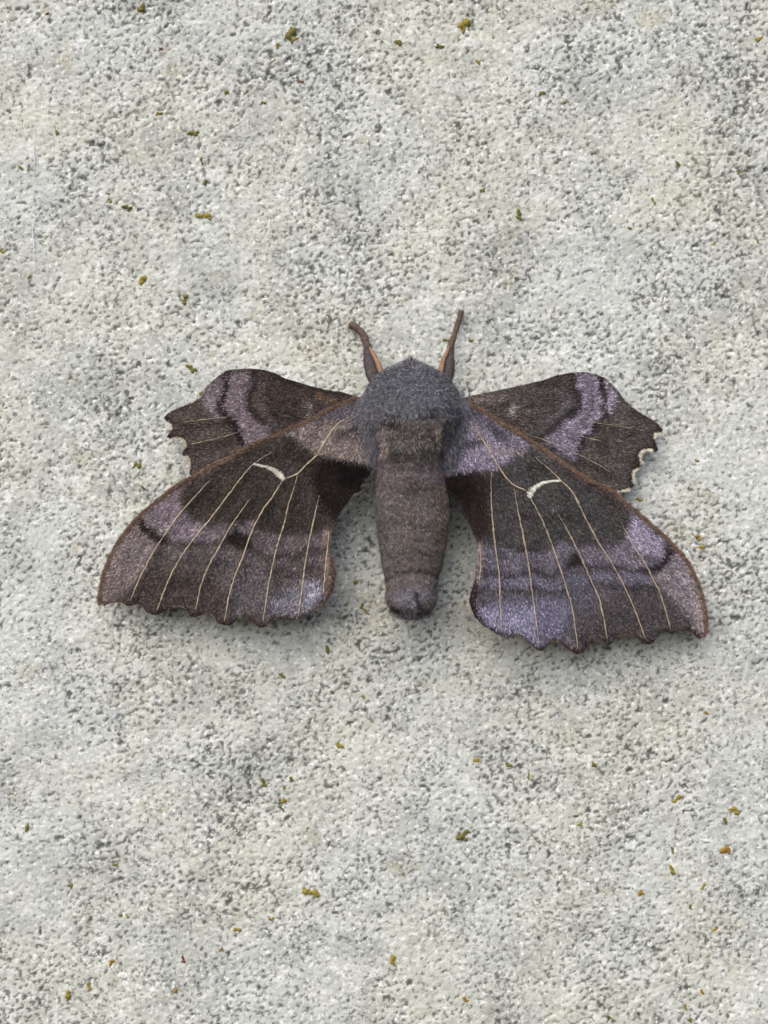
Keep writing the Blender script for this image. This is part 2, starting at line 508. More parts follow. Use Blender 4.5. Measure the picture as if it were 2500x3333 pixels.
    # ---- pale discal crescent: a tuft of cream scales
    if discal is not None:
        line, widths, rgb, nh = discal
        lp = smooth_line(line, 10); wd = np.interp(np.linspace(0, 1, len(lp)), np.linspace(0, 1, len(widths)), widths)
        idx = rng.integers(0, len(lp), nh)
        px = lp[idx, 0] + rng.normal(0, .42, nh) * wd[idx]; py = lp[idx, 1] + rng.normal(0, .42, nh) * wd[idx]
        r0 = world_of(px, py, hfun(px, py) + 5e-5)
        ux, uy = px - flow[0], py - flow[1]; ul = np.hypot(ux, uy)
        dv = norm(np.stack([ux / ul, np.full(nh, -0.25), -uy / ul], -1) + rng.normal(0, .25, (nh, 3)))
        cc = lin(rgb) * np.exp(rng.normal(0, .12, nh))[:, None]
        dn = np.tile([[0, -1.0, 0]], (nh, 1))
        sp = hairs('discal_spot', r0, dn, dv, 0.00034 * np.exp(rng.normal(0, .2, nh)), np.full(nh, 6.5e-5), cc, M_scale, wing, tip_light=1.05)
    # ---- fringe along the outer margin: (polyline, colour, length px, per-px density)
    R = []; DV = []; LN = []; CC = []
    ctr = out.mean(0)
    for line, rgb, lpx, dn_ in fringe:
        lp = smooth_line(line, 12)
        seg = np.hypot(*np.diff(lp, axis=0).T).sum()
        m = int(seg * dn_)
        u = rng.random(m) * (len(lp) - 1); i0 = u.astype(int); f = (u - i0)[:, None]
        pp = lp[i0] * (1 - f) + lp[np.minimum(i0 + 1, len(lp) - 1)] * f
        tg = norm(lp[np.minimum(i0 + 1, len(lp) - 1)] - lp[i0] + 1e-9)
        nn = np.stack([tg[:, 1], -tg[:, 0]], -1)
        # outward side
        ins = inside(pp[:, 0] + nn[:, 0] * 5, pp[:, 1] + nn[:, 1] * 5, out)
        nn = np.where(ins[:, None], -nn, nn)
        pp = pp - nn * rng.uniform(0, 7, (m, 1))
        rd = norm(pp - np.array(flow))
        dd = norm(nn + 0.5 * rd + rng.normal(0, .25, (m, 2)))
        R.append(world_of(pp[:, 0], pp[:, 1], hfun(pp[:, 0], pp[:, 1]) - 2e-5))
        DV.append(norm(np.stack([dd[:, 0], rng.normal(-.06, .15, m), -dd[:, 1]], -1)))
        LN.append(lpx * K * np.exp(rng.normal(0, .3, m)))
        CC.append(lin(rgb) * np.exp(rng.normal(0, .3, m))[:, None])
    R = np.vstack(R); DV = np.vstack(DV); LN = np.concatenate(LN); CC = np.vstack(CC)
    hairs('fringe', R, np.tile([[0, -1.0, 0]], (len(R), 1)), DV, LN, np.full(len(R), 4.5e-5), CC, M_scale, wing, bend=0.0)
    return wing

def tone(n):
    """scales come pale or dark: salt and pepper"""
    pale = rng.random(n) < 0.30
    return np.where(pale, 2.2, 0.55) * np.exp(rng.normal(0, .28, n))

def wing_height(root, h_root, h_tip, reach, veins, camber, seed):
    rx, ry = root
    def f(px, py):
        px = np.asarray(px, float); py = np.asarray(py, float)
        r = np.hypot(px - rx, py - ry) / reach
        h = h_root + (h_tip - h_root) * np.clip(r, 0, 1.2) + camber * np.sin(np.clip(r, 0, 1) * math.pi)
        vd = np.full(px.shape, 1e9)
        for v in veins:
            d_, _ = seg_dist(px, py, v); vd = np.minimum(vd, d_)
        h = h - 0.24 * sstep(0, 34, vd) * sstep(.12, .4, r)
        h = h + 0.22 * noise(px / 140, py / 140, seed) + 0.07 * noise(px / 45, py / 45, seed + 1)
        return h * 1e-3
    return f

# ---- hindwings (built first: they lie under the forewings)
DARKEDGE = (52, 38, 34)
# left hindwing
lh_top = [(1520, 330), (1465, 312), (1350, 285), (1250, 265), (1150, 240), (1050, 210), (950, 180), (880, 150), (800, 128), (700, 117), (600, 122), (530, 135), (480, 165), (430, 205), (385, 245), (365, 285), (330, 325), (270, 360), (200, 388), (130, 418), (95, 448), (88, 465)]
lh_edge = [(88, 465), (100, 490), (130, 515), (135, 545), (112, 580), (108, 600), (130, 612), (170, 608), (210, 618), (232, 650), (232, 680), (212, 715), (225, 740), (250, 745), (265, 780), (268, 830), (262, 860), (275, 885)]
lh_under = [(330, 930), (480, 930), (700, 850), (950, 740), (1200, 600), (1450, 470)]
lh_veins = [V(V3, p) for p in ([(560, 455), (470, 465), (330, 480), (200, 500)], [(630, 560), (540, 590), (400, 625), (270, 655)], [(700, 660), (560, 735), (430, 790), (330, 845)])]
lh_pat = [
    ('area', V3, [(720, 60), (730, 200), (700, 300), (690, 390), (730, 460), (800, 520), (900, 600), (1600, 300), (1500, 200)], (74, 63, 59), .9, 9),
    ('line', V3, [(800, 130), (790, 240), (770, 320), (775, 400), (830, 470), (900, 520)], (98, 86, 84), .7, 10, 14),
    ('line', V3, [(870, 150), (855, 260), (840, 350), (860, 420), (930, 480)], (58, 48, 46), .6, 10, 9),
    ('area', V3, [(540, 60), (560, 200), (540, 300), (510, 400), (580, 470), (640, 560), (690, 700), (860, 590), (790, 510), (730, 450), (690, 380), (700, 300), (730, 200), (740, 60)], (134, 119, 126), .95, 7),
    ('area', V3, [(540, 60), (555, 170), (525, 280), (490, 380), (520, 450), (470, 470), (400, 420), (360, 330), (400, 200), (470, 120)], (140, 127, 135), .9, 12),
    ('line', V3, [(548, 140), (535, 230), (512, 300), (480, 380), (500, 430), (560, 480), (600, 540), (620, 590), (645, 660)], (44, 35, 33), .95, 5, 8),
    ('line', V3, [(590, 500), (630, 590), (660, 650)], (36, 29, 27), .9, 7, 10),
    ('line', V3, [(745, 130), (722, 240), (700, 320), (690, 380), (740, 450), (800, 500)], (52, 43, 41), .85, 7, 9),
    ('area', V3, [(800, 100), (1000, 170), (1480, 300), (1400, 330), (1100, 270), (850, 200)], (56, 46, 43), .75, 12),
    ('line', V3, [(1200, 325), (1260, 338), (1310, 350)], (140, 108, 76), .7, 5, 4),  # gold glint at the wing root, painted as colour
    ('line', V3, [(1125, 368), (1145, 390), (1138, 420), (1128, 445)], (150, 142, 136), .75, 4, 4),
    ('line', V3, lh_edge, DARKEDGE, .9, 5, 7),
    ('line', V3, lh_top[8:], (60, 46, 42), .8, 5, 5),
]
hf = wing_height((1190, 1310), 4.2, 2.4, 640, lh_veins, 0.5, 60)
CREAM = (196, 186, 168)
lh_fr = [(V(V3, lh_edge), DARKEDGE, 2.5, 5), (V(V3, lh_top[9:]), (72, 58, 54), 5, 3)] + [(V(V3, s), CREAM, 9, 5) for s in ([(105, 495), (130, 515), (135, 545)], [(135, 612), (170, 608), (210, 618), (232, 650), (232, 680)], [(228, 740), (250, 745), (265, 780), (268, 830)])]
build_wing('hindwing', V(V3, lh_top + lh_edge[1:] + lh_under), hf, lambda x, y: paint(x, y, (88, 77, 71), lh_pat, seed=100), lh_veins, 4.5e-5,
           None, 0, None, lh_fr, V(V3, [(1700, 420)])[0], 0.30, 0.00036, 100)

# right hindwing: lilac bands, with a bluish sky cast painted in
rh_top = [(60, 335), (120, 325), (200, 305), (300, 285), (400, 262), (500, 240), (600, 218), (700, 195), (800, 165), (900, 148), (1000, 145), (1080, 155), (1140, 185), (1200, 235), (1250, 290), (1290, 340), (1340, 385), (1400, 430), (1460, 465), (1510, 500), (1545, 535), (1560, 553)]
rh_edge = [(1560, 553), (1545, 570), (1505, 580), (1500, 610), (1510, 650), (1520, 690), (1500, 705), (1470, 690), (1420, 700), (1395, 730), (1400, 770), (1405, 800), (1385, 825), (1350, 850), (1345, 900), (1350, 940), (1340, 965), (1280, 985), (1220, 1000)]
rh_under = [(1120, 1010), (950, 960), (700, 800), (450, 620), (200, 470), (80, 400)]
rh_veins = [V(V4, p) for p in ([(560, 570), (700, 620), (850, 680), (960, 730), (1080, 790), (1180, 850)], [(950, 590), (1010, 605), (1120, 630)], [(1000, 485), (1080, 500), (1220, 520), (1350, 540)])]
rh_pat = [
    ('area', V4, [(900, 60), (905, 250), (960, 320), (940, 400), (860, 460), (780, 520), (700, 620), (900, 760), (960, 700), (990, 650), (1060, 560), (1150, 450), (1130, 400), (1140, 330), (1110, 250), (1090, 60)], (150, 138, 157), .95, 7),
    ('line', V4, [(850, 160), (835, 250), (860, 330), (840, 400), (780, 450), (700, 500)], (104, 97, 104), .7, 10, 13),
    ('line', V4, [(1015, 160), (1020, 250), (1060, 330), (1045, 400), (1040, 440), (960, 510), (900, 570), (860, 640)], (112, 102, 116), .7, 8, 6),
    ('area', V4, [(1100, 60), (1130, 240), (1150, 330), (1140, 440), (1200, 430), (1240, 340), (1230, 240)], (166, 153, 174), .9, 8),
    ('area', V4, [(700, 600), (800, 520), (900, 560), (1000, 650), (940, 740), (800, 700)], (118, 113, 128), .7, 14),
    ('line', V4, [(920, 150), (900, 250), (955, 320), (935, 400), (870, 460), (800, 505), (740, 570), (700, 600)], (52, 46, 47), .9, 7, 10),
    ('line', V4, [(1090, 165), (1108, 250), (1138, 330), (1130, 400), (1150, 450), (1065, 515), (1060, 560), (985, 610), (990, 650), (940, 700)], (44, 37, 38), .95, 5, 8),
    ('area', V4, [(600, 210), (900, 130), (920, 200), (880, 300), (700, 250)], (66, 57, 55), .7, 12),
    ('area', V4, [(130, 315), (300, 300), (430, 320), (400, 350), (260, 375), (150, 370)], (128, 112, 103), .7, 8),
    ('line', V4, [(505, 378), (475, 400), (466, 425), (475, 452)], (168, 160, 154), .85, 4, 5),
    ('area', V4, [(380, 480), (520, 470), (560, 560), (480, 560)], (98, 76, 68), .6, 12),
    ('area', V4, [(1500, 500), (1570, 550), (1520, 700), (1400, 720), (1420, 820), (1350, 980), (1310, 960), (1330, 830), (1370, 700), (1470, 660)], (62, 46, 43), .75, 10),
    ('line', V4, rh_edge, DARKEDGE, .9, 5, 8),
    ('line', V4, rh_top[8:], (58, 46, 45), .8, 5, 5),
]
hf = wing_height((1480, 1310), 4.2, 2.4, 640, rh_veins, 0.5, 70)
rh_fr = [(V(V4, rh_edge[:-3]), DARKEDGE, 2.5, 5), (V(V4, rh_top[9:]), (62, 50, 48), 5, 3)] + [(V(V4, s), (214, 204, 186), 9, 9) for s in ([(1545, 570), (1505, 580), (1500, 610)], [(1485, 698), (1470, 690), (1420, 700), (1395, 730), (1400, 770), (1405, 800)], [(1385, 825), (1350, 850), (1345, 900), (1350, 940)], [(1320, 972), (1280, 985), (1220, 1000)])]
build_wing('hindwing', V(V4, rh_top + rh_edge[1:] + rh_under), hf, lambda x, y: paint(x, y, (86, 79, 76), rh_pat, seed=200), rh_veins, 5e-5,
           None, 0, None, rh_fr, V(V4, [(-100, 380)])[0], 0.30, 0.00036, 200)

# ---- left forewing
lf_costa = V(V3, [(1560, 290), (1465, 318), (1280, 395), (1100, 490), (900, 580), (700, 660), (560, 750), (420, 820), (280, 890)]) + V(V1, [(460, 465), (400, 510), (300, 590), (220, 665), (150, 760), (90, 870), (55, 970), (40, 1060), (42, 1098)])
lf_edge = V(V1, [(42, 1098), (60, 1108), (75, 1108), (110, 1098), (160, 1097), (190, 1112), (215, 1112), (245, 1105), (275, 1120), (300, 1145), (340, 1158), (375, 1150), (410, 1130), (450, 1116), (490, 1120), (515, 1138), (530, 1165), (565, 1170), (600, 1158), (630, 1155), (660, 1170), (680, 1200), (720, 1218), (755, 1210), (790, 1180), (830, 1165), (855, 1180), (875, 1205), (905, 1222), (940, 1218), (975, 1190), (1020, 1168), (1045, 1180), (1075, 1190), (1120, 1180), (1170, 1150), (1215, 1120), (1250, 1105), (1275, 1070), (1300, 1010), (1310, 940)])
lf_inner = V(V1, [(1298, 900), (1290, 850), (1290, 780), (1300, 720), (1325, 650), (1360, 590), (1400, 530), (1440, 480), (1480, 430), (1510, 385), (1560, 330), (1600, 200), (1560, 60)])
lf_veins = [V(V1, p) for p in (
    [(640, 430), (560, 520), (480, 610), (400, 720), (340, 810), (290, 900), (255, 970), (205, 1090)],
    [(970, 285), (870, 350), (800, 430), (740, 510), (650, 630), (560, 740), (480, 850), (420, 960), (380, 1060), (350, 1140)],
    [(850, 540), (800, 610), (740, 700), (680, 810), (630, 900), (590, 1000), (555, 1150)],
    [(1040, 420), (1015, 460), (965, 540), (920, 600), (860, 720), (810, 860), (770, 960), (740, 1060), (715, 1200)],
    [(1110, 400), (1090, 480), (1060, 570), (1040, 660), (1000, 790), (975, 900), (950, 1020), (922, 1205)],
    [(1225, 520), (1200, 640), (1170, 780), (1145, 930), (1130, 1050), (1115, 1170)],
    [(1450, 60), (1330, 130), (1260, 220), (1220, 295), (1160, 350), (1110, 400), (1050, 425)],
    [(1280, 710), (1272, 800), (1262, 900), (1248, 1050)])]
lf_pat = [
    ('area', V1, [(60, 1120), (200, 1010), (270, 940), (420, 900), (600, 960), (740, 1040), (760, 1230), (300, 1180)], (76, 65, 59), .75, 30),
    ('line', V1, [(390, 800), (480, 840), (560, 820), (640, 850), (720, 830), (790, 870), (860, 850), (940, 905), (1030, 880), (1110, 900), (1200, 860), (1290, 870)], (112, 102, 106), .6, 12, 12),
    ('line', V1, [(480, 870), (560, 855), (640, 885), (720, 865), (790, 905), (870, 890), (940, 935), (1040, 915), (1120, 935), (1210, 900), (1290, 905)], (66, 56, 54), .55, 9, 7),
    # apex and costa pale, some sky sheen painted into the colour
    ('area', V1, [(420, 480), (250, 620), (130, 760), (30, 950), (20, 1120), (90, 1105), (190, 1020), (270, 940), (340, 800), (370, 740), (300, 700), (280, 650), (330, 590), (460, 500)], (140, 124, 121), .9, 16),
    ('area', V1, [(300, 700), (370, 760), (300, 890), (200, 960), (120, 900), (180, 780)], (124, 113, 116), .6, 25),
    # lilac post-median band
    ('area', V1, [(520, 420), (430, 480), (290, 620), (280, 660), (330, 730), (400, 765), (500, 785), (650, 775), (740, 760), (800, 790), (870, 800), (950, 850), (1080, 830), (1200, 800), (1310, 800), (1310, 700), (1180, 720), (1050, 730), (960, 730), (900, 700), (870, 640), (780, 655), (650, 665), (560, 650), (500, 600), (480, 500)], (110, 99, 102), .85, 12),
    ('area', V1, [(500, 460), (290, 630), (360, 720), (500, 770), (680, 760), (700, 690), (560, 665), (480, 600), (470, 520)], (142, 127, 136), .85, 15),
    # dark crescent and blotches on the band's outer line
    ('line', V1, [(285, 645), (280, 680), (310, 715), (350, 740), (385, 752)], (44, 35, 33), .95, 6, 11),
    ('line', V1, [(385, 755), (500, 785), (650, 775), (720, 755), (790, 785), (860, 795), (940, 850), (1080, 835), (1200, 800), (1290, 805)], (54, 45, 43), .7, 8, 6),
    ('area', V1, [(720, 730), (780, 700), (860, 740), (870, 800), (800, 800), (740, 775)], (40, 31, 29), .95, 7),
    ('line', V1, [(500, 640), (600, 668), (780, 660), (860, 610), (960, 600), (1060, 610)], (52, 44, 40), .5, 8, 6),
    # dark median field
    ('area', V1, [(1000, 185), (1090, 210), (1150, 240), (1220, 300), (1300, 310), (1400, 325), (1560, 350), (1500, 440), (1350, 640), (1290, 690), (1180, 715), (1050, 725), (960, 725), (900, 695), (870, 640), (780, 650), (650, 660), (560, 645), (500, 595), (480, 500), (540, 420), (700, 330), (900, 230)], (64, 57, 51), .92, 7),
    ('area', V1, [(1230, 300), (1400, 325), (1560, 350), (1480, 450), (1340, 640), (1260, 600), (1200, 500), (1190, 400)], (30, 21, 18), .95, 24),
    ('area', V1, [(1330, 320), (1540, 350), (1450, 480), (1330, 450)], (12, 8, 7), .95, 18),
    ('area', V1, [(1050, 220), (1220, 300), (1200, 380), (1050, 300)], (50, 42, 37), .6, 16),
    # basal area
    ('area', V1, [(1000, 185), (1060, 150), (1250, 40), (1420, 0), (1620, -60), (1640, 340), (1520, 360), (1400, 330), (1300, 312), (1220, 300), (1150, 240), (1080, 205)], (138, 123, 118), .95, 8),
    ('area', V1, [(1200, 60), (1440, -20), (1620, -60), (1640, 250), (1560, 230), (1450, 190), (1380, 110), (1280, 110)], (88, 86, 96), .8, 18),
    ('line', V1, [(1340, 190), (1420, 150), (1480, 195), (1540, 250)], (52, 50, 58), .75, 10, 9),
    ('line', V1, [(1050, 175), (1100, 150), (1220, 90), (1300, 60)], (104, 98, 108), .7, 8, 9),
    ('line', V1, [(1230, 130), (1240, 100), (1262, 95)], (64, 60, 66), .6, 8, 10),
    ('line', V1, [(1300, 215), (1400, 205), (1480, 240)], (84, 74, 76), .6, 8, 8),
    # tornus: pale lilac patch with bluish sky sheen painted in
    ('area', V1, [(1100, 1000), (1180, 970), (1250, 1000), (1250, 1080), (1130, 1150), (950, 1180), (930, 1080)], (134, 130, 143), .85, 24),
    ('area', V1, [(760, 900), (900, 900), (1000, 1000), (950, 1180), (760, 1150)], (106, 99, 103), .7, 35),
    ('area', V1, [(1140, 980), (1230, 985), (1240, 1070), (1150, 1110)], (160, 158, 174), .7, 18),
    ('area', V1, [(600, 800), (760, 830), (720, 940), (600, 920)], (102, 94, 94), .5, 25),
    ('line', V1, [(1275, 700), (1270, 800), (1275, 900), (1270, 1040)], (150, 126, 108), .7, 5, 5),
    ('line', V1, [(1300, 880), (1312, 940), (1300, 1010), (1275, 1070), (1250, 1105)], (70, 48, 44), .8, 5, 8),
]
def edge_dark(pattern_layers, view_edge, rgb, w):
    return pattern_layers + [('line', (0, 0, 1), view_edge, rgb, .9, 5, w)]
lf_pat = edge_dark(lf_pat, lf_edge[:-4], (54, 38, 33), 6)
lf_pat = lf_pat + [('line', (0, 0, 1), lf_costa, (108, 84, 70), .7, 6, 7)]
hf = wing_height((1215, 1400), 7.0, 3.6, 1000, lf_veins, 0.9, 80)
lf_disc = (V(V1, [(885, 345), (960, 365), (1010, 395), (1038, 425)]), [0.6, 2.5, 7.0, 10.5, 5.0], (222, 216, 202), 900)
lf_fr = [(lf_edge[:-4], (58, 42, 37), 2.5, 5), (lf_edge[-6:] + lf_inner[:2], (92, 72, 62), 8, 5)]
lf_fr += [(V(V1, s), (165, 145, 126), 3, 3) for s in ([(90, 1102), (160, 1097), (245, 1105), (280, 1122)], [(410, 1130), (450, 1116), (490, 1120), (515, 1138)], [(600, 1158), (630, 1155), (660, 1170)], [(790, 1180), (830, 1165), (855, 1180)], [(980, 1190), (1020, 1168), (1045, 1180)], [(1150, 1165), (1215, 1122), (1250, 1105)])]
build_wing('forewing', lf_costa + lf_edge[1:] + lf_inner, hf, lambda x, y: paint(x, y, (93, 83, 82), lf_pat, seed=300), lf_veins, 1.2e-4,
           lf_costa[1:], 0.00018, lf_disc, lf_fr, (1230, 1230), 0.30, 0.00034, 300)

# ---- right forewing: lilac pigment, cooler sky light painted into the palette
rf_costa = V(V4, [(30, 310), (110, 340), (250, 400), (400, 500), (520, 570), (640, 650), (760, 730), (880, 815), (1000, 890), (1100, 945)]) + V(V2, [(985, 410), (1080, 495), (1180, 580), (1280, 670), (1370, 770), (1430, 870), (1470, 980), (1488, 1080), (1490, 1140), (1480, 1190)])
rf_edge = V(V2, [(1480, 1190), (1465, 1203), (1440, 1197), (1420, 1182), (1380, 1168), (1340, 1172), (1300, 1178), (1260, 1168), (1225, 1190), (1210, 1218), (1180, 1232), (1145, 1228), (1120, 1205), (1090, 1190), (1050, 1185), (1010, 1195), (985, 1225), (960, 1237), (935, 1225), (905, 1212), (870, 1225), (845, 1255), (820, 1278), (785, 1280), (745, 1262), (720, 1240), (690, 1222), (655, 1220), (635, 1240), (605, 1265), (575, 1260), (545, 1238), (515, 1215), (480, 1185), (450, 1182), (420, 1202), (385, 1195), (340, 1165), (290, 1130), (250, 1090), (225, 1050), (218, 1000), (225, 950)])
rf_inner = V(V2, [(240, 880), (245, 800), (245, 710), (235, 660), (205, 590), (160, 510), (110, 430), (70, 355), (20, 300), (-20, 150), (20, 40)])
rf_veins = [V(V2, p) for p in (
    [(1030, 580), (1100, 710), (1160, 800), (1210, 900), (1245, 970), (1300, 1160)],
    [(560, 220), (650, 300), (700, 350), (770, 420), (830, 540), (910, 690), (980, 800), (1040, 910), (1100, 1040), (1165, 1215)],
    [(690, 535), (740, 620), (800, 740), (850, 850), (890, 940), (920, 1020), (960, 1220)],
    [(520, 410), (570, 500), (610, 580), (650, 680), (700, 820), (740, 950), (770, 1060), (800, 1265)],
    [(455, 400), (475, 520), (500, 640), (530, 800), (550, 950), (570, 1090), (590, 1250)],
    [(332, 300), (330, 450), (340, 600), (355, 730), (375, 880), (378, 1000), (390, 1180)],
    [(230, 60), (300, 160), (370, 280), (440, 370), (520, 410)],
    [(268, 690), (275, 800), (265, 900)])]
rf_pat = [
    ('area', V2, [(1500, 1220), (1400, 1100), (1320, 1000), (1230, 920), (1050, 930), (900, 1000), (800, 1080), (760, 1290), (1100, 1250)], (78, 71, 70), .8, 30),
    ('line', V2, [(1180, 880), (1090, 870), (1000, 890), (900, 860), (820, 890), (740, 880), (660, 930), (570, 880), (480, 910), (400, 890), (270, 900)], (118, 113, 132), .7, 12, 13),
    ('line', V2, [(1130, 915), (1000, 930), (900, 900), (820, 930), (740, 925), (660, 970), (570, 925), (480, 955), (400, 935), (260, 950)], (62, 56, 60), .6, 9, 8),
    ('area', V2, [(1080, 480), (1200, 580), (1380, 760), (1480, 960), (1510, 1200), (1450, 1180), (1400, 1100), (1320, 1000), (1230, 920), (1200, 840), (1290, 790), (1300, 720), (1200, 650)], (146, 134, 138), .9, 14),  # pale tip patch, silvery sky sheen painted in with it
    ('area', V2, [(1300, 740), (1400, 860), (1450, 1000), (1400, 1050), (1300, 940), (1230, 850)], (130, 122, 132), .6, 25),
    ('area', V2, [(1390, 900), (1460, 960), (1490, 1180), (1440, 1120)], (168, 156, 152), .6, 14),
    ('area', V2, [(1060, 490), (1090, 570), (1050, 610), (1030, 690), (950, 712), (800, 712), (740, 680), (690, 690), (620, 740), (540, 752), (450, 735), (370, 722), (240, 690), (240, 840), (350, 855), (450, 850), (560, 830), (650, 880), (720, 820), (780, 800), (880, 810), (1000, 820), (1100, 832), (1200, 835), (1280, 785), (1300, 715), (1200, 620)], (108, 102, 115), .85, 12),
    ('area', V2, [(1070, 530), (1260, 680), (1240, 760), (1100, 720), (1060, 640)], (164, 154, 178), .9, 13),
    ('area', V2, [(780, 715), (1030, 695), (1150, 800), (950, 800), (820, 775)], (132, 122, 136), .75, 18),
    ('line', V2, [(1290, 700), (1290, 750), (1270, 790), (1225, 820), (1190, 832)], (44, 36, 37), .95, 6, 12),
    ('line', V2, [(1190, 835), (1100, 835), (1000, 822), (880, 812), (780, 800), (720, 822), (650, 885), (560, 832), (450, 855), (350, 855), (265, 842)], (54, 48, 51), .7, 8, 6),
    ('area', V2, [(715, 800), (760, 740), (820, 760), (830, 810), (760, 825)], (40, 33, 34), .95, 7),
    ('area', V2, [(540, 170), (500, 205), (440, 230), (380, 270), (340, 292), (250, 288), (150, 302), (0, 320), (60, 420), (240, 690), (370, 715), (450, 728), (540, 745), (620, 735), (690, 685), (740, 675), (800, 705), (950, 705), (1030, 685), (1050, 605), (1085, 570), (1075, 500), (900, 360)], (71, 68, 67), .92, 7),
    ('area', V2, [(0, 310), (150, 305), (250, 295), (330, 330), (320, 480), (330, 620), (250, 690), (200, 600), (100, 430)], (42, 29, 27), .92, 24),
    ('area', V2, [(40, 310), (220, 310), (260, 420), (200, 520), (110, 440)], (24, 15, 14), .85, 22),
    ('line', V2, [(420, 560), (480, 540), (570, 545), (690, 560), (800, 560)], (52, 46, 46), .45, 9, 6),
    ('area', V2, [(640, 200), (900, 370), (1060, 500), (1040, 560), (880, 420), (700, 300)], (70, 57, 58), .6, 14),
    ('area', V2, [(-60, -120), (250, -60), (400, 60), (540, 165), (500, 205), (440, 232), (380, 272), (340, 293), (250, 288), (150, 303), (-40, 325)], (136, 127, 146), .95, 7),
    ('area', V2, [(100, -100), (280, -20), (430, 80), (400, 140), (320, 90), (200, 0)], (92, 88, 100), .75, 14),
    ('line', V2, [(330, 60), (390, 130), (480, 190)], (70, 64, 74), .5, 10, 9),
    ('line', V2, [(80, 190), (130, 180), (200, 155), (265, 140)], (62, 56, 68), .85, 7, 8),
    ('line', V2, [(200, 30), (300, 160), (400, 200), (500, 205)], (150, 130, 118), .5, 8, 6),
    ('area', V2, [(150, 200), (350, 190), (330, 280), (160, 290)], (150, 141, 164), .5, 22),
    ('area', V2, [(230, 1045), (380, 990), (560, 1000), (700, 970), (760, 1040), (700, 1200), (580, 1250), (460, 1190), (340, 1160)], (122, 118, 142), .9, 18),
    ('area', V2, [(260, 1055), (400, 1010), (560, 1060), (560, 1180), (430, 1180), (330, 1140)], (144, 140, 168), .75, 22),  # brightest tornus tone: lilac patch plus painted sky sheen
    ('area', V2, [(730, 900), (850, 880), (850, 1000), (760, 1040)], (104, 102, 116), .5, 25),
    ('line', V2, [(262, 690), (268, 800), (258, 900)], (158, 136, 124), .7, 5, 5),
    ('line', V2, [(232, 900), (218, 1000), (228, 1060), (262, 1100)], (62, 40, 40), .85, 5, 8),
]
rf_pat = edge_dark(rf_pat, rf_edge, (52, 36, 33), 7)
rf_pat = rf_pat + [('line', (0, 0, 1), rf_costa, (110, 86, 74), .7, 6, 7)]
hf = wing_height((1450, 1400), 7.0, 3.6, 1050, rf_veins, 0.9, 90)
rf_disc = (V(V2, [(695, 350), (640, 355), (590, 370), (550, 400), (533, 435)]), [0.5, 1.5, 4.5, 11.0, 8.0], (226, 222, 212), 900)
rf_fr = [(rf_edge, (56, 40, 37), 2.5, 5)] + [(V(V2, s), (165, 145, 128), 3, 2) for s in ([(1420, 1182), (1380, 1168), (1340, 1172)], [(1110, 1198), (1050, 1185), (1010, 1195)], [(930, 1222), (905, 1212), (870, 1225)], [(700, 1228), (655, 1220), (635, 1240)], [(545, 1238), (515, 1215), (480, 1185), (450, 1182)])]
build_wing('forewing', rf_costa + rf_edge[1:] + rf_inner, hf, lambda x, y: paint(x, y, (93, 88, 97), rf_pat, seed=400), rf_veins, 1.15e-4,
           rf_costa[1:], 0.00018, rf_disc, rf_fr, (1430, 1230), 0.30, 0.00034, 400)

# ---- body: one continuous skin from head to tail
ST = np.array([   # photo y, left x, right x, centre height mm, half depth mm
    (1176, 1330, 1342, 3.6, 0.3), (1186, 1306, 1368, 3.8, 1.6), (1200, 1274, 1400, 4.2, 2.6), (1218, 1240, 1434, 4.7, 3.7), (1250, 1208, 1468, 5.3, 4.7),
    (1290, 1188, 1492, 5.7, 5.3), (1335, 1184, 1502, 5.9, 5.5), (1365, 1188, 1500, 5.9, 5.5), (1385, 1194, 1494, 5.85, 5.4), (1410, 1204, 1482, 5.75, 5.25),
    (1455, 1216, 1462, 5.5, 5.0), (1500, 1224, 1450, 5.2, 4.7), (1530, 1222, 1450, 5.0, 4.35), (1560, 1220, 1452, 5.0, 4.4), (1590, 1220, 1458, 4.9, 4.3), (1600, 1221, 1458, 4.9, 4.25),
    (1640, 1220, 1461, 4.8, 4.3), (1692, 1226, 1460, 4.7, 4.2), (1700, 1228, 1458, 4.7, 4.14), (1730, 1230, 1456, 4.6, 4.1), (1786, 1238, 1448, 4.5, 3.85), (1794, 1240, 1446, 4.5, 3.78),
    (1830, 1243, 1441, 4.4, 3.6), (1850, 1248, 1436, 4.4, 3.45), (1862, 1252, 1430, 4.4, 3.25), (1885, 1256, 1424, 4.6, 3.2), (1915, 1261, 1417, 4.9, 3.2), (1945, 1258, 1420, 5.3, 3.1), (1968, 1264, 1414, 5.5, 2.6), (1988, 1284, 1396, 5.4, 1.9), (2004, 1306, 1374, 5.1, 1.3), (2014, 1324, 1354, 4.9, 0.4)], float)
NY = 200
yy = np.linspace(ST[0, 0], ST[-1, 0], NY)
yy[:12] = np.linspace(ST[0, 0], yy[11], 12)
S = [np.interp(yy, ST[:, 0], ST[:, i]) for i in range(5)]
def sm(a, k=2):
    for _ in range(k):
        b = a.copy(); b[1:-1] = (a[:-2] + 2 * a[1:-1] + a[2:]) / 4; a = b
    return a
bx_l, bx_r, bhc, bhr = sm(S[1]), sm(S[2]), sm(S[3]) * 1e-3, sm(S[4]) * 1e-3
NA = 72
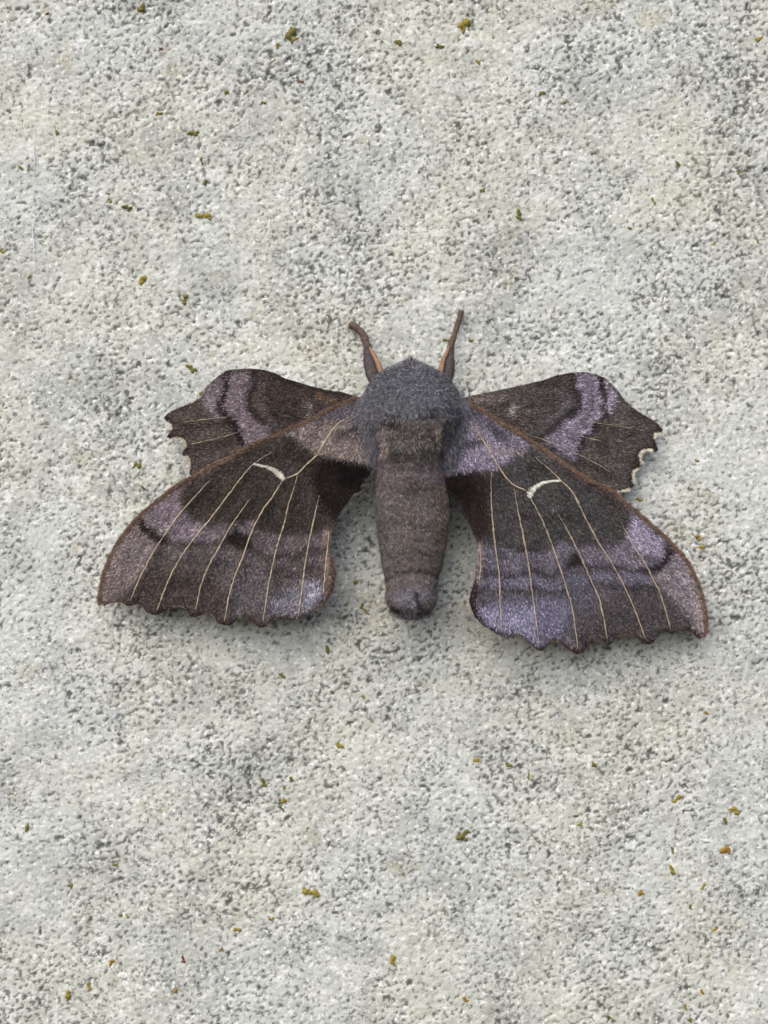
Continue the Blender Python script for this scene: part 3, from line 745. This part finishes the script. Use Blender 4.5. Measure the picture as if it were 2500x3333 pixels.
def body_point(y, th):
    """th 0 = right side, pi/2 = back (to the camera), pi = left"""
    xl = np.interp(y, yy, bx_l); xr = np.interp(y, yy, bx_r); hc = np.interp(y, yy, bhc); hr = np.interp(y, yy, bhr)
    c, s = np.cos(th), np.sin(th)
    px = (xl + xr) / 2 + (xr - xl) / 2 * np.sign(c) * np.abs(c) ** 0.9
    h = hc + hr * np.sign(s) * np.abs(s) ** 0.92
    # central plate of the thorax stands between two grooves; the collar bulges in front of it
    mid = (xl + xr) / 2
    plate = sstep(1365, 1385, y) * (1 - sstep(1480, 1505, y)) * sstep(0, .4, s)
    groove = np.exp(-((np.abs(px - mid) - 96) / 10.0) ** 2)
    h = h - plate * groove * 0.00035
    collar = np.exp(-((y - 1372 + 0.0012 * (px - mid) ** 2) / 9.0) ** 2) * sstep(.3, .8, s)
    h = h - collar * 0.00018
    h = h + (0.00006 * noise(px / 34, y / 34, 501) + 0.00008 * noise(px / 15, y / 15, 502)) * sstep(-.1, .3, s)
    h = np.maximum(h, 0.0002)
    p = world_of((xl + xr) / 2, y, hc)
    q = world_of(px, y, hc)
    q[..., 1] = -h
    return q, px
TH, YY = np.meshgrid(np.arange(NA) * 2 * math.pi / NA, yy)
bp_, bpx = body_point(YY.ravel(), TH.ravel())
BODY_LAYERS = [
    ('area', (0, 0, 1), [(1150, 1150), (1530, 1150), (1530, 1360), (1430, 1370), (1336, 1372), (1240, 1370), (1150, 1400)], (98, 98, 106), .9, 14),
    ('area', (0, 0, 1), [(1170, 1380), (1238, 1370), (1240, 1440), (1250, 1520), (1190, 1500)], (92, 92, 100), .9, 10),
    ('area', (0, 0, 1), [(1432, 1370), (1530, 1350), (1510, 1500), (1430, 1520)], (88, 84, 86), .9, 10),
    ('area', (0, 0, 1), [(1244, 1382), (1428, 1378), (1430, 1490), (1246, 1490)], (97, 91, 89), .7, 16),
    ('line', (0, 0, 1), [(1420, 1395), (1424, 1430), (1420, 1470)], (158, 136, 118), .85, 7, 7),
    ('line', (0, 0, 1), [(1250, 1400), (1248, 1440), (1255, 1480)], (150, 132, 124), .8, 8, 8),
    ('line', (0, 0, 1), [(1252, 1380), (1290, 1378)], (36, 28, 26), .9, 6, 7),  # shadow at the plate's left front corner, painted dark
    ('line', (0, 0, 1), [(1385, 1365), (1410, 1330), (1412, 1360)], (44, 35, 32), .8, 6, 6),  # painted shadow at the plate's right front corner
    ('line', (0, 0, 1), [(1246, 1498), (1300, 1488), (1370, 1482), (1428, 1476)], (56, 53, 53), .7, 9, 11),
    ('area', (0, 0, 1), [(1220, 1508), (1340, 1500), (1440, 1500), (1440, 1580), (1230, 1580)], (104, 92, 95), .8, 12),
    ('line', (0, 0, 1), [(1290, 1592), (1345, 1600), (1405, 1590)], (58, 48, 46), .7, 8, 6),
    ('area', (0, 0, 1), [(1410, 1580), (1470, 1560), (1470, 1900), (1420, 1900)], (118, 102, 84), .75, 22),  # right flank: warm bounce light put into the colour
    ('area', (0, 0, 1), [(1205, 1600), (1262, 1600), (1280, 1880), (1230, 1880)], (100, 94, 100), .6, 25),  # left flank: bluish sky light put into the colour
    ('line', (0, 0, 1), [(1232, 1712), (1300, 1702), (1390, 1702), (1456, 1712)], (70, 61, 59), .4, 6, 3),
    ('line', (0, 0, 1), [(1244, 1800), (1310, 1794), (1390, 1794), (1446, 1806)], (70, 61, 59), .4, 6, 3),
    ('line', (0, 0, 1), [(1258, 1880), (1300, 1855), (1345, 1846), (1390, 1855), (1425, 1882)], (60, 51, 49), .7, 6, 4),
    ('area', (0, 0, 1), [(1275, 1920), (1335, 1890), (1400, 1930), (1360, 1985), (1300, 1980)], (112, 109, 120), .8, 14),
    ('line', (0, 0, 1), [(1352, 1925), (1362, 1945), (1368, 1965)], (34, 30, 34), .9, 6, 9),  # shade of the tip's crevice, painted as a dark line
    ('line', (0, 0, 1), [(1280, 1985), (1310, 2005), (1345, 2012), (1390, 1990)], (42, 33, 31), .9, 8, 13),  # shaded underside of the tip, painted dark
]
def body_col(px, y):
    return paint(px, y, (102, 93, 90), BODY_LAYERS, warp=9, seed=600)
bq = []
ii = np.arange(NY - 1)[:, None] * NA; jj = np.arange(NA)[None, :]; kk = (jj + 1) % NA
bq = np.stack([(ii + jj).ravel(), (ii + kk).ravel(), (ii + NA + kk).ravel(), (ii + NA + jj).ravel()], -1)
c0, c1 = len(bp_), len(bp_) + 1
caps = np.vstack([bp_, bp_[:NA].mean(0), bp_[-NA:].mean(0)])
a_ = np.arange(NA); b_ = (a_ + 1) % NA
bt = np.vstack([np.stack([np.full(NA, c0), b_, a_], -1), np.stack([np.full(NA, c1), (NY - 1) * NA + a_, (NY - 1) * NA + b_], -1)])
bc = body_col(bpx, YY.ravel())
bc = np.vstack([bc, bc[:1], bc[-1:]]) * 0.8
body = mesh_obj('body', caps, bt, M_body, moth, cols=bc, quads=bq)

def body_fur(name, n, ylo, yhi, length, width, lift_m, spread, thlo=-0.35, thhi=math.pi + 0.35, tipl=1.5):
    y = rng.uniform(ylo, yhi, n); th = rng.uniform(thlo, thhi, n)
    p, px = body_point(y, th)
    e = 2.0
    pa, _ = body_point(np.clip(y + e, yy[0], yy[-1]), th); pb, _ = body_point(np.clip(y - e, yy[0], yy[-1]), th)
    ta, _ = body_point(y, th + 0.03); tb, _ = body_point(y, th - 0.03)
    back = norm(pa - pb); rnd = norm(ta - tb)
    nr = norm(np.cross(rnd, back))
    cen = world_of((np.interp(y, yy, bx_l) + np.interp(y, yy, bx_r)) / 2, y, np.interp(y, yy, bhc))
    nr = np.where(((p - cen) * nr).sum(-1, keepdims=True) < 0, -nr, nr)
    # hair runs to the tail; over the head it runs forward, at the flanks outward
    fwd = 1 - 1.9 * (1 - sstep(1185, 1235, y))
    ang = rng.normal(0, spread, n)
    d = norm(back * (fwd * np.cos(ang))[:, None] + rnd * np.sin(ang)[:, None])
    lift = np.clip(rng.normal(lift_m, .2, n), .1, 2)[:, None]
    d = norm(d + nr * lift)
    c = body_col(px, y) * 1.16 * (tone(n) ** np.where(y < 1500, .8, .55))[:, None]
    ln = length * np.exp(rng.normal(0, .28, n))
    return hairs(name, p, nr, d, ln, np.full(n, width), c, M_fur, body, bend=0.3, tip_light=tipl)
body_fur('fur', 52000, 1178, 1400, 0.00046, 5.6e-5, 0.75, 1.1)
body_fur('fur', 36000, 1300, 1520, 0.00062, 5.4e-5, 0.40, 0.6)
body_fur('fur', 76000, 1490, 1900, 0.00036, 5.2e-5, 0.32, 0.6)
body_fur('fur', 22000, 1880, 2010, 0.00046, 5.4e-5, 0.5, 0.8, -math.pi, math.pi)
# shaggy shoulder hair lying back over the wing roots
def shoulder(side):
    n = 6500
    t = rng.random(n); u = rng.random(n)
    if side < 0:
        px = 1205 + 30 * t + rng.normal(0, 16, n); py = 1300 + 190 * t + rng.normal(0, 14, n)
    else:
        px = 1488 - 40 * t + rng.normal(0, 16, n); py = 1300 + 200 * t + rng.normal(0, 14, n)
    h = np.interp(t, [0, 1], [0.0078, 0.0072]) + rng.normal(0, .0003, n)
    r = world_of(px, py, h)
    d = norm(np.stack([side * (0.55 - 0.35 * t) + rng.normal(0, .18, n), 0.12 + rng.normal(0, .12, n), -1.0 + rng.normal(0, .15, n)], -1))
    nr = norm(np.tile([[side * .3, -1.0, 0]], (n, 1)))
    base = np.where((u < .5)[:, None], lin((92, 94, 104)), lin((110, 104, 106)))
    c = base * np.exp(rng.normal(0, .36, n))[:, None]
    hairs('shoulder_tuft', r, nr, d, 0.00088 * np.exp(rng.normal(0, .3, n)), np.full(n, 5.2e-5), c, M_fur, body, bend=-0.25, tip_light=1.5)
shoulder(-1); shoulder(1)
# little crest on the crown
n = 2600
px = 1336 + rng.normal(0, 20, n); py = 1196 + np.abs(px - 1336) * .45 + rng.normal(0, 8, n)
r = world_of(px, py, 0.0058 + rng.normal(0, .0006, n))
d = norm(np.stack([(1336 - px) / 60 + rng.normal(0, .2, n), -.25 + rng.normal(0, .2, n), 0.75 + rng.normal(0, .2, n)], -1))
c = lin((98, 94, 98)) * tone(n)[:, None]
hairs('crest', r, np.tile([[0, -1.0, 0]], (n, 1)), d, 0.0008 * np.exp(rng.normal(0, .25, n)), np.full(n, 6e-5), c, M_fur, body, tip_light=1.4)
# tail tuft
n = 5000
a = rng.uniform(0, 2 * math.pi, n)
px = 1338 + 62 * np.cos(a) * np.sqrt(rng.random(n)); h = 0.0048 + 0.0020 * np.sin(a)
py = 1972 + 12 * np.sin(np.abs(a)) + rng.normal(0, 8, n)
r = world_of(px, py, h)
d = norm(np.stack([(px - 1338) / 95 + rng.normal(0, .25, n), rng.normal(0, .3, n) - 0.2 * np.sin(a), -1 + rng.normal(0, .2, n)], -1))
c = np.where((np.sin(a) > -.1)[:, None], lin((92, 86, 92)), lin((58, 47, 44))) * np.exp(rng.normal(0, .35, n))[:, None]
hairs('tail_tuft', r, np.tile([[0, -1.0, 0]], (n, 1)), d, 0.0007 * np.exp(rng.normal(0, .3, n)), np.full(n, 5e-5), c, M_fur, body, tip_light=1.4)

# ---- forelegs stretched forward on to the stone
M_leg = plain_mat('leg_scales', lin((80, 70, 70)), rough=0.65, namt=0.45, bump=0.6)
M_tarsus = plain_mat('leg_tarsus', lin((98, 80, 70)), rough=0.6, namt=0.4, bump=0.5)
M_orange = plain_mat('leg_orange', lin((138, 106, 84)), rough=0.6, namt=0.25, bump=0.4)
M_claw = plain_mat('leg_claw', lin((86, 58, 44)), rough=0.5, namt=0.3)
def foreleg(tib, tib_w, orange, orange_w, tar, tar_w, hts_t, hts_a, seed):
    tb = smooth_line(V(V5, tib), 6); n = len(tb)
    w = np.interp(np.linspace(0, 1, n), np.linspace(0, 1, len(tib_w)), tib_w) / 3.318 * K
    hh = np.interp(np.linspace(0, 1, n), [0, 1], hts_t) * 1e-3
    p3 = world_of(tb[:, 0], tb[:, 1], hh)
    w = w * (1 + 0.06 * noise(tb[:, 0] / 6, tb[:, 1] / 6, seed))
    a, q, t = tube(p3, np.maximum(w, 5e-5), 14, flat=0.75)
    leg = mesh_obj('foreleg', a, t, M_leg, moth, quads=q)
    ob = smooth_line(V(V5, orange), 6); m = len(ob)
    ow = np.interp(np.linspace(0, 1, m), np.linspace(0, 1, len(orange_w)), orange_w) / 3.318 * K
    oh = np.interp(np.linspace(0, 1, m), [0, 1], [hts_t[0] + .35, hts_t[1] + .25]) * 1e-3
    a, q, t = tube(world_of(ob[:, 0], ob[:, 1], oh), np.maximum(ow, 3e-5), 10, flat=0.8)
    mesh_obj('orange_edge', a, t, M_orange, leg, quads=q)
    ta = smooth_line(V(V5, tar), 8); m = len(ta)
    s = np.linspace(0, 1, m)
    tw = np.interp(s, np.linspace(0, 1, len(tar_w)), tar_w) / 3.318 * K
    tw = tw * (1 + 0.12 * np.sin(s * 5 * 2 * math.pi))          # five tarsal joints
    th_ = np.interp(s, [0, 1], hts_a) * 1e-3
    th_ = np.maximum(th_, wall_at(ta[:, 0], ta[:, 1]) + tw * .8)
    a, q, t = tube(world_of(ta[:, 0], ta[:, 1], th_), np.maximum(tw, 4e-5), 10)
    mesh_obj('tarsus', a, t, M_tarsus, leg, quads=q)
    e = ta[-1]; dirp = norm(ta[-1] - ta[-4])
    for sg in (-1, 1):
        pr = np.array([-dirp[1], dirp[0]]) * sg
        cl = np.array([e, e + dirp * 5 + pr * 4, e + dirp * 7 + pr * 8, e + dirp * 5 + pr * 10])
        ch = np.array([th_[-1], th_[-1], th_[-1] - 1e-4, th_[-1] - 2.2e-4])
        a, q, t = tube(world_of(cl[:, 0], cl[:, 1], ch), np.array([8e-5, 7e-5, 4e-5, 1.5e-5]), 6)
        mesh_obj('claw', a, t, M_claw, leg, quads=q)
    # fine scale hair on the leg
    nh = 3800
    allp = np.vstack([p3, world_of(ta[:, 0], ta[:, 1], th_)]); allw = np.concatenate([w, tw])
    isT = np.concatenate([np.ones(len(p3), bool), np.zeros(len(ta), bool)])
    tan = np.vstack([norm(np.gradient(p3, axis=0)), norm(np.gradient(world_of(ta[:, 0], ta[:, 1], th_), axis=0))])
    pw = allw / allw.sum()
    ix = rng.choice(len(allp), nh, p=pw)
    ang = rng.uniform(0, 2 * math.pi, nh)
    up = np.array([0, -1.0, 0]); side = norm(np.cross(tan[ix], up)); nn = norm(np.cross(side, tan[ix]))
    rad = np.cos(ang)[:, None] * side + np.sin(ang)[:, None] * nn * np.where(isT[ix], .75, 1)[:, None]
    rt = allp[ix] + rad * allw[ix][:, None] * .97 + tan[ix] * rng.normal(0, 1.2e-4, (nh, 1))
    d = norm(tan[ix] + rad * 0.35 + rng.normal(0, .22, (nh, 3)))
    c = np.where(isT[ix][:, None], lin((84, 74, 75)), lin((104, 86, 76))) * np.exp(rng.normal(0, .35, nh))[:, None]
    hairs('leg_fur', rt, norm(rad), d, 0.00038 * np.exp(rng.normal(0, .25, nh)) * np.where(isT[ix], 1, .7), np.full(nh, 4.5e-5), c, M_fur, leg, tip_light=1.3)
foreleg([(470, 900), (440, 800), (415, 690), (395, 590), (385, 500)], [46, 66, 68, 50, 32], [(545, 830), (515, 720), (475, 620), (430, 540), (405, 490)], [26, 30, 26, 18, 8],
        [(392, 520), (365, 430), (330, 350), (280, 300), (240, 268), (212, 262)], [38, 36, 34, 32, 34, 36], (4.2, 2.2), (2.2, 0.45), 31)
foreleg([(1245, 890), (1258, 790), (1268, 690), (1275, 590), (1282, 500)], [42, 60, 60, 42, 28], [(1170, 830), (1185, 720), (1212, 620), (1250, 540), (1270, 480)], [24, 30, 24, 18, 8],
        [(1280, 520), (1305, 430), (1335, 340), (1365, 240), (1385, 170), (1395, 120)], [32, 28, 25, 25, 25, 28], (4.2, 2.2), (2.2, 0.45), 32)

# ------------------------------------------------------------------ lichen crumbs on the stone
TL = (0, 0, 1.659); TR = (1500, 0, 1.659); BL = (0, 2300, 1.659); BR = (1500, 2300, 1.659); S1 = (0, 0, 1)
LIC = []   # (photo x, y, size px, kind)
def add(view, pts):
    for x, y, s, k in pts:
        q = V(view, [(x, y)])[0]; LIC.append((q[0], q[1], s, k))
add(TL, [(1570, 175, 20, 'olive'), (1588, 210, 10, 'amber'), (1495, 248, 8, 'amber'), (860, 610, 9, 'yellow'), (1225, 500, 8, 'olive'), (1330, 500, 6, 'olive'), (1425, 555, 7, 'olive'), (110, 910, 8, 'yellow'),
         (310, 715, 8, 'olive'), (685, 1125, 15, 'olive'), (595, 1085, 10, 'olive'), (1095, 1165, 18, 'yellow'), (10, 1358, 10, 'yellow'), (52, 1405, 7, 'olive'), (765, 1515, 15, 'yellow'), (160, 1497, 6, 'olive'),
         (1110, 985, 10, 'olive'), (1090, 870, 8, 'olive'), (1630, 440, 8, 'rust'), (255, 75, 6, 'rust'), (770, 45, 14, 'olive'), (1040, 720, 13, 'olive'), (870, 265, 5, 'rust'), (1000, 1620, 14, 'olive')])
add(TR, [(20, 125, 20, 'yellow'), (95, 330, 8, 'yellow'), (1610, 215, 10, 'yellow'), (310, 1160, 12, 'olive'), (115, 1030, 8, 'olive'), (1040, 1085, 7, 'yellow'), (1520, 930, 8, 'yellow'), (1170, 890, 8, 'olive'),
         (1375, 1315, 8, 'yellow'), (1600, 1300, 6, 'yellow'), (910, 1235, 8, 'olive'), (570, 555, 7, 'olive'), (440, 500, 9, 'olive')])
add(BL, [(375, 1555, 17, 'yellow'), (598, 1383, 9, 'amber'), (988, 1365, 9, 'rust'), (950, 1535, 10, 'amber'), (1280, 1205, 10, 'yellow'), (1460, 1150, 8, 'yellow'), (1197, 1313, 7, 'amber'), (1533, 435, 8, 'yellow'),
         (1420, 410, 12, 'olive'), (1530, 510, 9, 'yellow'), (1520, 550, 8, 'olive'), (1570, 390, 9, 'olive'), (140, 655, 11, 'olive'), (380, 965, 10, 'olive'), (685, 1130, 5, 'yellow'), (650, 1125, 5, 'olive'), (480, 1510, 8, 'yellow'), (620, 855, 7, 'olive')])
add(BR, [(85, 285, 12, 'yellow'), (258, 318, 9, 'olive'), (365, 373, 7, 'yellow'), (720, 315, 9, 'olive'), (1165, 500, 14, 'yellow'), (1485, 562, 17, 'yellow'), (1430, 612, 11, 'olive'), (1425, 768, 17, 'amber'),
         (1138, 880, 10, 'yellow'), (967, 1008, 11, 'amber'), (1310, 972, 8, 'yellow'), (1238, 1080, 9, 'olive'), (1365, 1205, 9, 'amber'), (1305, 1548, 8, 'amber'), (1215, 1625, 8, 'yellow'), (1240, 1700, 9, 'olive'),
         (805, 1680, 11, 'olive'), (20, 1580, 10, 'amber'), (622, 592, 8, 'olive'), (645, 632, 7, 'yellow'), (1145, 775, 7, 'olive'), (1325, 35, 7, 'amber'), (10, 690, 16, 'olive')])
add(S1, [(448, 1514, 12, 'olive'), (464, 1589, 8, 'olive'), (1159, 1897, 8, 'olive'), (1177, 1972, 7, 'olive'), (1190, 1990, 6, 'yellow'), (2093, 1627, 13, 'yellow'), (2277, 1751, 12, 'amber'), (2283, 1784, 11, 'yellow'),
         (2268, 1501, 5, 'olive'), (620, 1200, 16, 'olive'), (656, 1279, 9, 'olive'), (1454, 1108, 9, 'olive'), (1532, 1110, 7, 'olive'), (1069, 2112, 13, 'olive'), (1105, 2430, 13, 'yellow'), (920, 2199, 10, 'olive'), (1182, 2269, 6, 'yellow'),
         (1010, 2906, 19, 'yellow'), (1278, 3120, 15, 'yellow'), (1507, 2728, 16, 'olive'), (1296, 136, 13, 'olive'), (1432, 151, 11, 'olive')])
LCOL = {'olive': (128, 122, 66), 'yellow': (160, 144, 66), 'amber': (166, 132, 62), 'rust': (130, 86, 62)}
LMAT = {k: plain_mat('lichen_' + k, lin(v), rough=0.85, nscale=1800, namt=0.5, bump=0.8) for k, v in LCOL.items()}
WORD = {'olive': 'olive green lichen crumb', 'yellow': 'mustard yellow lichen crumb', 'amber': 'amber orange lichen crumb', 'rust': 'rusty brown lichen crumb'}

def lichen_mesh(seed, lobes):
    """a crumb: several knobbly lobes grown together, unit size"""
    r = np.random.default_rng(seed)
    vs, qs, ts = [], [], []
    off = 0
    for L in range(lobes):
        a = r.uniform(0, 2 * math.pi); d = r.uniform(.2, .95) if L else 0.0
        cx, cz = math.cos(a) * d, math.sin(a) * d * r.uniform(.5, 1)
        R = r.uniform(.22, .48)
        nu, nv = 7, 3
        for i in range(nv):
            ph = (i + 0.35) / nv * math.pi / 2 * 1.12
            for k_ in range(nu):
                t = 2 * math.pi * k_ / nu
                rr = R * math.sin(ph) * (1 + r.uniform(-.28, .28))
                vs.append((cx + rr * math.cos(t), -(R * .62 * math.cos(ph) * (1 + r.uniform(-.15, .15))), cz + rr * math.sin(t)))
        vs.append((cx, -R * .66, cz))
        for i in range(nv - 1):
            for k_ in range(nu):
                k2 = (k_ + 1) % nu
                qs.append((off + i * nu + k_, off + i * nu + k2, off + (i + 1) * nu + k2, off + (i + 1) * nu + k_))
        for k_ in range(nu): ts.append((off + nu * nv, off + (k_ + 1) % nu, off + k_))
        off += nu * nv + 1
    return np.array(vs), qs, ts
PLACE = {   # crumbs that a neighbour on the moth singles out
    (2093, 1627): 'mustard lichen crumb just off the lower corner of the hindwing with the cream scallops',
    (2277, 1751): 'amber lichen crumb beside the outer curve of the forewing with the brighter lilac tip',
    (2283, 1784): 'yellow lichen crumb directly below the amber one beside the forewing curve',
    (1454, 1108): 'olive lichen crumb touching the straighter foreleg on its inner side',
    (1532, 1110): 'small olive lichen crumb outside the straighter foreleg of the moth',
    (1159, 1897): 'olive lichen crumb on stone between the abdomen and the browner forewing',
    (1069, 2112): 'olive lichen crumb on the stone below the tornus of the browner forewing',
}
protos = {}
for i, (px, py, s, kind) in enumerate(LIC):
    var = i % 6; key = (kind, var)
    if key not in protos:
        v, q, t = lichen_mesh(50 + var, 6 + var % 4)
        o = mesh_obj('lichen', v, t, LMAT[kind], quads=q)
        protos[key] = o
    else:
        o = protos[key].copy(); COL.objects.link(o)
    size = (s * 1.25 + 2.5) * K
    h = float(wall_at(px, py))
    o.location = ((px - 1250) * K, -h + size * 0.02, (1666.5 - py) * K + Z0)
    o.rotation_euler = (random.uniform(-.15, .15), random.uniform(0, 6.28), random.uniform(-.15, .15))
    o.scale = (size * random.uniform(.85, 1.25), size * random.uniform(.9, 1.3), size * random.uniform(.7, 1.0))
    big = 'plump' if s >= 14 else ('small' if s >= 9 else 'tiny')
    lab = PLACE.get((round(px), round(py)))
    ang = math.degrees(math.atan2(px - 1338, 1520 - py)); far = math.hypot(px - 1338, py - 1520) > 1150
    side = 'browner' if px < 1338 else 'more lilac'
    if abs(ang) < 22: where = 'ahead of the moth head'
    elif abs(ang) > 158: where = 'beyond the moth tail'
    elif abs(ang) < 75: where = f'ahead of the {side} hindwing'
    elif abs(ang) < 112: where = f'outside the {side} forewing tip'
    else: where = f'behind the {side} forewing'
    where = ('far ' if far else 'not far ') + where
    o['label'] = lab or f'{big} {WORD[kind]} on bare stone {where}'
    o['category'] = 'lichen'
    if 'group' in o: del o['group']
    if not lab: o['group'] = f'{big} {kind} lichen crumbs {where}'

# ------------------------------------------------------------------ strand of spider silk on the stone
def silk_mat():
    m, nt, b = new_mat('spider_silk')
    tc = nt.nodes.new('ShaderNodeTexCoord'); n = nt.nodes.new('ShaderNodeTexNoise'); n.inputs['Scale'].default_value = 900
    nt.links.new(tc.outputs['Object'], n.inputs['Vector'])
    cr = nt.nodes.new('ShaderNodeValToRGB'); cr.color_ramp.elements[0].color = (.70, .72, .86, 1); cr.color_ramp.elements[1].color = (.92, .92, .93, 1)
    nt.links.new(n.outputs[0], cr.inputs[0]); nt.links.new(cr.outputs[0], b.inputs['Base Color'])
    b.inputs['Roughness'].default_value = 0.25; b.inputs['Specular IOR Level'].default_value = 0.8
    return m
M_silk = silk_mat()
sl = smooth_line([(118, 405), (112, 440), (109, 490), (112, 530), (108, 610), (110, 690), (106, 760), (110, 800), (112, 860), (108, 890)], 12)
sh = np.maximum(wall_at(sl[:, 0], sl[:, 1]), 0.0002) + 1.2e-4
w = (2.2e-5 + 6e-5 * np.exp(-((sl[:, 1] - 515) / 26) ** 2) + 6e-5 * np.exp(-((sl[:, 1] - 785) / 34) ** 2) + 2e-5 * np.exp(-((sl[:, 1] - 445) / 16) ** 2))
a, q, t = tube(world_of(sl[:, 0], sl[:, 1], sh), w, 6)
silk = mesh_obj('silk_thread', a, t, M_silk, quads=q)
silk['label'] = 'thin shiny strand of spider silk clinging upright to the stone'
silk['category'] = 'silk thread'
